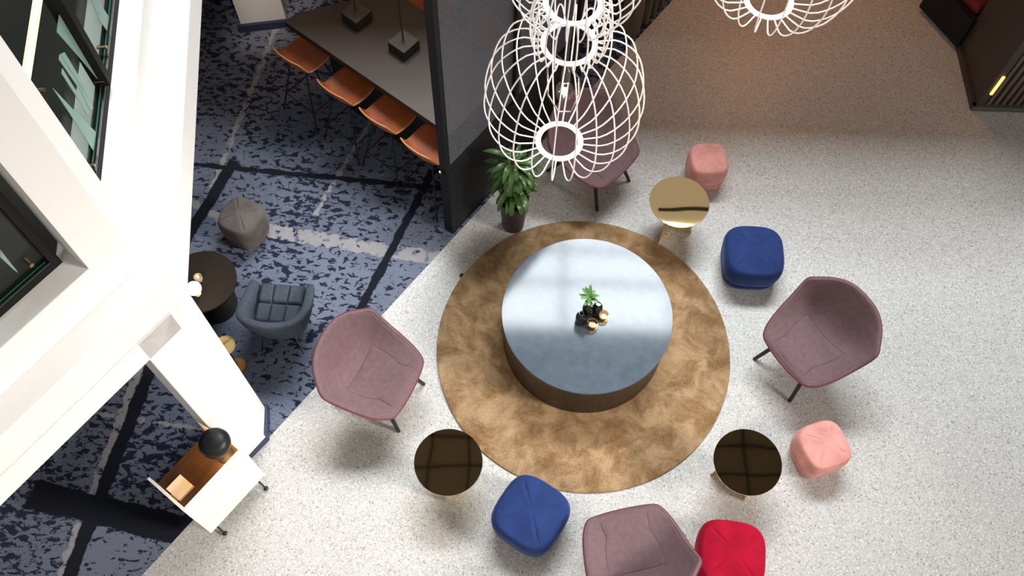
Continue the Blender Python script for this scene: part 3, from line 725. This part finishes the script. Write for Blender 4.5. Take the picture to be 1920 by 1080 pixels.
for x, y in ((.04, .05), (fl-.04, .05), (.04, DEP-.05), (fl-.04, DEP-.05)):
    mb = MB(); p = L(x, y); q = L(x, y-.075 if y < .1 else y+.01); mb.tube([(*p, .165), (*q, .018)], .007, 8); o = sm(mb, 'leg', MT['chairleg'], t)
    mb = MB(); mb.lathe([(.004, -.017), (.015, -.010), (.018, 0), (.014, .010), (.004, .016)], 16, (*q, .019)); sm(mb, 'foot', MT['chairleg'], o)
# card block, lying on the worktop
def onstand(px, py, z):
    return at(px, py, z)
g = onstand(337, 914, WZ+.03)
t = thing('card_block', 'cream card box lit warm on the host stand worktop', 'box', (g.x, g.y, WZ+.0005), fa)
mb = MB(); mb.box((0, 0, .018), (.125, .125, .034)); mb.build('block', MT['paper'], t, bevel=.003)
mb = MB(); mb.box((.066, -.02*inside, .02), (.006, .06, .02)); mb.build('clip', pm('amber_clip', (.75, .33, .04), .4), t)
g = onstand(401, 829, HH+.12)
LZ = WZ+.0005
t = thing('dome_lamp', 'matte black dome table lamp on the host stand', 'table lamp', (g.x, g.y, LZ))
dz = HH+.16-LZ
mb = MB(); prof = [(.112, -.075), (.122, -.05), (.126, -.02), (.118, .012), (.095, .034), (.06, .044), (.012, .047)]
mb.lathe([(r*.80, z+dz-.04) for r, z in prof], 48, cap0=False); sm(mb, 'shade', MT['shade'], t, a=1.2, solid=.003)
mb = MB(); mb.tube([(0, 0, .01), (0, 0, dz-.02)], .007, 12); sm(mb, 'stem', MT['shade'], t)
mb = MB(); mb.lathe([(.06, 0), (.06, .008), (.01, .014)], 32); sm(mb, 'base', MT['shade'], t)
mb = MB(); mb.lathe([(.006, dz+.006), (.006, dz+.014)], 12); sm(mb, 'finial', MT['black'], t)
mb = MB(); mb.lathe([(.012, dz-.05), (.022, dz-.075), (.012, dz-.095), (.002, dz-.098)], 16); sm(mb, 'bulb', pm('warm_bulb', (1, .8, .5), .5, emit=(1, .6, .25), es=12), t)
l = bpy.data.lights.new('dome_lamp_light', 'POINT'); l.energy = 5.5; l.color = (1, .52, .20); l.shadow_soft_size = .03
lo = bpy.data.objects.new('dome_lamp_light', l); COL.objects.link(lo); lo.location = (0, 0, dz-.12); lo.parent = t

# ------------------------------------------------------------------ bar table, stools, power blocks
BZ = .92
e0, e1 = at(533, 40, BZ), at(822, 238, BZ); ev = (e1-e0).xy; el = ev.length; ea = math.atan2(ev.y, ev.x)
t = thing('bar_table', 'long dark umber bar table behind the orange stools', 'bar table', (e0.x, e0.y, 0), ea)
NL = Vector((-BD.y, BD.x)); hit_s = ((D0 + NL*.20 - e0.xy).dot(NL))/(ev.normalized().dot(NL))
fe = ev.normalized()*hit_s; pr_ = Vector((-ev.y, ev.x)).normalized(); w = (at(784, 13, BZ).xy-e0.xy).dot(pr_)
R2 = Matrix.Rotation(-ea, 2); loc2 = [R2 @ q for q in (Vector((0, 0)), fe, fe+BD*(w/BD.dot(pr_)), pr_*w + ev.normalized()*.45, pr_*.13+ev.normalized()*.02)]
mb = MB(); mb.prism(loc2, BZ-.06, BZ); o = mb.build('tabletop', [MT['tabledark'], MT['tabletop']], t)
for p_ in o.data.polygons: p_.material_index = 1 if p_.normal.z > .9 else 0
cenp = sum(loc2, Vector((0, 0)))/5
mb = MB(); mb.prism([cenp+(q-cenp)*.62 for q in loc2], .001, BZ-.061); mb.build('plinth', MT['tabledark'], t)
def stoolpt(a, b):
    K = [(0, .20, .005), (.12, .175, .012), (.45, .0, 0), (.62, -.13, .015), (.74, -.185, .07), (1, -.245, .23)]
    Wk = [(0, .165), (.12, .20), (.45, .205), (.62, .20), (.74, .215), (1, .20)]
    u, v = 2*a-1, 2*b-1; u2 = u*math.sqrt(1-.32*v*v*abs(v)); v2 = v*math.sqrt(1-.28*u*u)
    q = (v2+1)/2; x, z = spline(K, q); w_ = spline(Wk, q)[0]; e = abs(u2)**2.4
    return (x+.035*e*(q > .55)*min(1, (q-.55)/.2), w_*u2, z+.025*e)
SZ, SK = .66, .86
def stool(label, loc, rz, group, first=[None]):
    if first[0] is not None: return dup(first[0], loc, rz, label, group)
    t = thing('bar_stool', label, 'bar stool', loc, rz, group); first[0] = t
    mb = MB(); mb.grid(lambda a, b: tuple(Vector(stoolpt(a, b))*SK+Vector((0, 0, SZ))), 25, 31); mb.build('seat_shell', MT['leather'], t, smooth=True, solid=.014)
    path = [stoolpt(i/20, 0) for i in range(20)]+[stoolpt(1, i/20) for i in range(20)]+[stoolpt(1-i/20, 1) for i in range(20)]+[stoolpt(0, 1-i/20) for i in range(20)]
    mb = MB(); mb.tube([Vector(p)*SK+Vector((0, 0, SZ)) for p in path], .0062, 6, closed=True); sm(mb, 'edge_trim', MT['leather_edge'], t)
    mb = MB(); mb.box((0, 0, SZ-.022), (.20, .20, .02)); mb.build('seat_mount', MT['chairleg'], t)
    F = []
    for sx, sy in ((1, 1), (1, -1), (-1, 1), (-1, -1)):
        top, foot = Vector((.09*sx, .09*sy, SZ-.03)), Vector((.22*sx, .21*sy, .003)); F.append((sx, sy, top, foot))
        mb = MB(); mb.tube([top, foot], .0075, 8); sm(mb, 'leg', MT['chairleg'], t)
    q = {(a, b): tp.lerp(ft_, .66) for a, b, tp, ft_ in F}
    mb = MB(); mb.tube([q[(1, 1)], q[(1, -1)], q[(-1, -1)], q[(-1, 1)]], .006, 8, closed=True); sm(mb, 'footrest', MT['chairleg'], t)
    return t
G = 'orange leather bar stools at the bar table'
ha = ea+PI/2-.02
for (x, y), lab in zip(((572, 107), (654, 167), (732, 219), (809, 275)),
        ('orange leather bar stool furthest from the mesh divider, nearest the rear column', 'orange leather bar stool second from the rear column',
         'orange leather bar stool third from the rear column', 'orange leather bar stool next to the mesh divider, partly hidden')):
    p = at(x, y, SZ); stool(lab, (p.x, p.y, 0), ha, G)
for (x, y), lab in zip(((812, -12), (893, 72)), ('orange leather stool across the bar table, its back at the top edge', 'orange leather stool seen dimly through the mesh screen')):
    p = at(x, y, SZ+.1); stool(lab, (p.x, p.y, 0), ha+PI, G)
def block(label, x, y, group):
    p = at(x, y, BZ+.11)
    t = thing('lamp_block', label, 'lamp base', (p.x, p.y, BZ+.0005), ea-.02+PI/4*0, group)
    mb = MB(); mb.box((0, 0, .05), (.178, .178, .10)); o = mb.build('block', [MT['cubeside'], MT['cube']], t, bevel=.003)
    for p_ in o.data.polygons: p_.material_index = 1 if p_.normal.z > .9 else 0
    mb = MB(); mb.tube([(0, 0, .1005), (0, 0, 1.6)], .0065, 10); sm(mb, 'pole', MT['holder'], t)
    mb = MB(); mb.lathe([(.02, .1003), (.018, .105)], 20); sm(mb, 'collar', MT['cube'], t)
    mb = MB(); mb.lathe([(.008, 0), (.008, .006)], 10, (.03, -.089, .05)); mb.build('socket', MT['chrome'], t)
block('square taupe lamp block with thin pole on the bar table, nearer the mesh divider', 756, 75, 'lamp blocks on the bar table')
block('square taupe lamp block with thin pole on the bar table, nearer the rear column', 667, 20, 'lamp blocks on the bar table')

# ------------------------------------------------------------------ dark corner seat behind the kiosk
p = at(1845, 2, .45)
t = thing('red_armchair', 'dark red armchair on black frame half hidden behind the kiosk', 'armchair', (p.x+.02, p.y+.20, 0), .5)
mb = MB(); mb.box((0, 0, .42), (.46, .46, .10)); mb.build('seat', pm('dark_red_fabric', (.16, .008, .012), .8), t, bevel=.04)
mb = MB(); mb.box((.2, 0, .62), (.08, .46, .34)); mb.build('backrest', pm('dark_red_back', (.14, .007, .010), .8), t, bevel=.03)
for sx, sy in ((1, 1), (1, -1), (-1, 1), (-1, -1)):
    mb = MB(); mb.tube([(.17*sx, .17*sy, .37), (.22*sx, .22*sy, .003)], .012, 8); sm(mb, 'leg', MT['chairleg'], t)
mb = MB(); mb.box((-.02, 0, .21), (.56, .56, .34)); mb.build('frame', MT['black'], t, bevel=.01)

# ------------------------------------------------------------------ wire pendants
NW = 24
def pendant(label, loc, segs, rings, cordtop, group, lean=(0, 0)):
    """segs: list of profiles [(r, z)...]; loc is the centre of the main bulge"""
    t = thing('wire_pendant', label, 'pendant lamp', loc, 0, group)
    for si, keys in enumerate(segs):
        for k in range(NW):
            a = 2*PI*(k+.5)/NW; mb = MB()
            pts = [spline(keys, j/26) for j in range(27)]
            mb.tube([(r*math.cos(a), r*math.sin(a), z) for r, z in pts], .0035, 6)
            sm(mb, 'wire', MT['wire'], t)
    for r, z, w in rings:
        mb = MB(); mb.lathe([(r-w, z-.003), (r+w*.2, z-.003), (r+w*.2, z+.003), (r-w, z+.003), (r-w, z-.003)], 64, cap0=False, cap1=False); sm(mb, 'hoop', MT['wire'], t)
    mb = MB(); mb.tube([(0, 0, cordtop), (0, 0, .16)], .004, 8); sm(mb, 'cord', MT['cord'], t)
    mb = MB(); mb.lathe([(.006, .17), (.020, .155), (.021, .085), (.016, .08)], 24); sm(mb, 'lamp_holder', MT['holder'], t)
    mb = MB(); prof = [(.014, .082), (.016, .07), (.030, .05), (.043, .02), (.045, 0), (.040, -.022), (.022, -.042), (.002, -.047)]; mb.lathe(prof, 28, cap0=False, cap1=False); bo = sm(mb, 'bulb', MT['bulb'], t, a=2)
    mb = MB(); mb.tube([(.012*math.cos(j*1.3), .012*math.sin(j*1.3), .06-j*.008) for j in range(11)], .0035, 6); sm(mb, 'filament', MT['filament'], bo)
    mb = MB(); mb.tube([(-.05, 0, .21), (-.075, 0, .16), (-.06, .0, .20), (-.02, 0, .225), (0, 0, .19)], .004, 8) if False else mb.tube([(-.012, 0, .2), (-.05, -.01, .26), (-.085, -.02, .18), (-.075, -.02, .0), (-.02, -.02, -.12), (.04, -.01, -.13), (.07, 0, -.02), (.06, 0, .10), (.012, 0, .17)], .0045, 8)
    sm(mb, 'cable_loop', MT['steel'], t)
    l = bpy.data.lights.new('pendant_light', 'POINT'); l.energy = 10; l.color = (1, .70, .45); l.shadow_soft_size = .012
    lo = bpy.data.objects.new('pendant_light', l); COL.objects.link(lo); lo.parent = t; lo.location = (0, 0, 0)
    return t
DEPTH = 4.25
d_ = FWD + RGT*((1058-960)/FPX) - UPV*((172-540)/FPX); PC = CAM + d_*DEPTH
R1 = .365
def zat(px, py):   # height above PC of the image point on the lamp axis
    best = min(((( (lambda v: ((960+FPX*v.dot(RGT)/v.dot(FWD)-px)**2 + (540-FPX*v.dot(UPV)/v.dot(FWD)-py)**2))(Vector((PC.x, PC.y, PC.z+z/200))-CAM), z/200)) for z in range(-200, 500)))
    return best[1]
zb_, zn, zt = zat(1049, 265), zat(1063, 82), zat(1067, 4)
rb, rn, rt = .113, .118, .118
hh_ = zn-zb_
main = [(0, rb, zb_), (.10, rb+(R1-rb)*.42, zb_+.015), (.26, rb+(R1-rb)*.82, zb_+.20*hh_), (.5, R1, zb_+.48*hh_), (.74, rn+(R1-rn)*.80, zb_+.83*hh_), (.90, rn+(R1-rn)*.38, zn-.005), (1, rn, zn)]
mid = [(0, rn, zn), (.12, rn+.03, zn-.012), (.5, .170, (zn+zt)/2), (.88, rt+.03, zt+.012), (1, rt, zt)]
top = [(0, rt, zt), (.12, rt+.06, zt-.03), (.5, .27, zt+.16), (.88, rt+.05, zt+.33), (1, rt, zt+.30)]
pendant('white wire cage pendant of stacked globes in front of the mesh divider', PC, [main, mid, top], [(rb, zb_, .022), (rn, zn, .020), (rt, zt, .020), (rt, zt+.30, .02)], 3.2, 'white wire pendants')
d_ = FWD + RGT*((1484-960)/FPX) - UPV*((-118-540)/FPX); PC2 = CAM + d_*4.05
pendant('white wire cage pendant cut off by the top edge on the right', PC2, [main], [(rb, zb_, .022), (rn, zn, .020)], 3.0, 'white wire pendants')
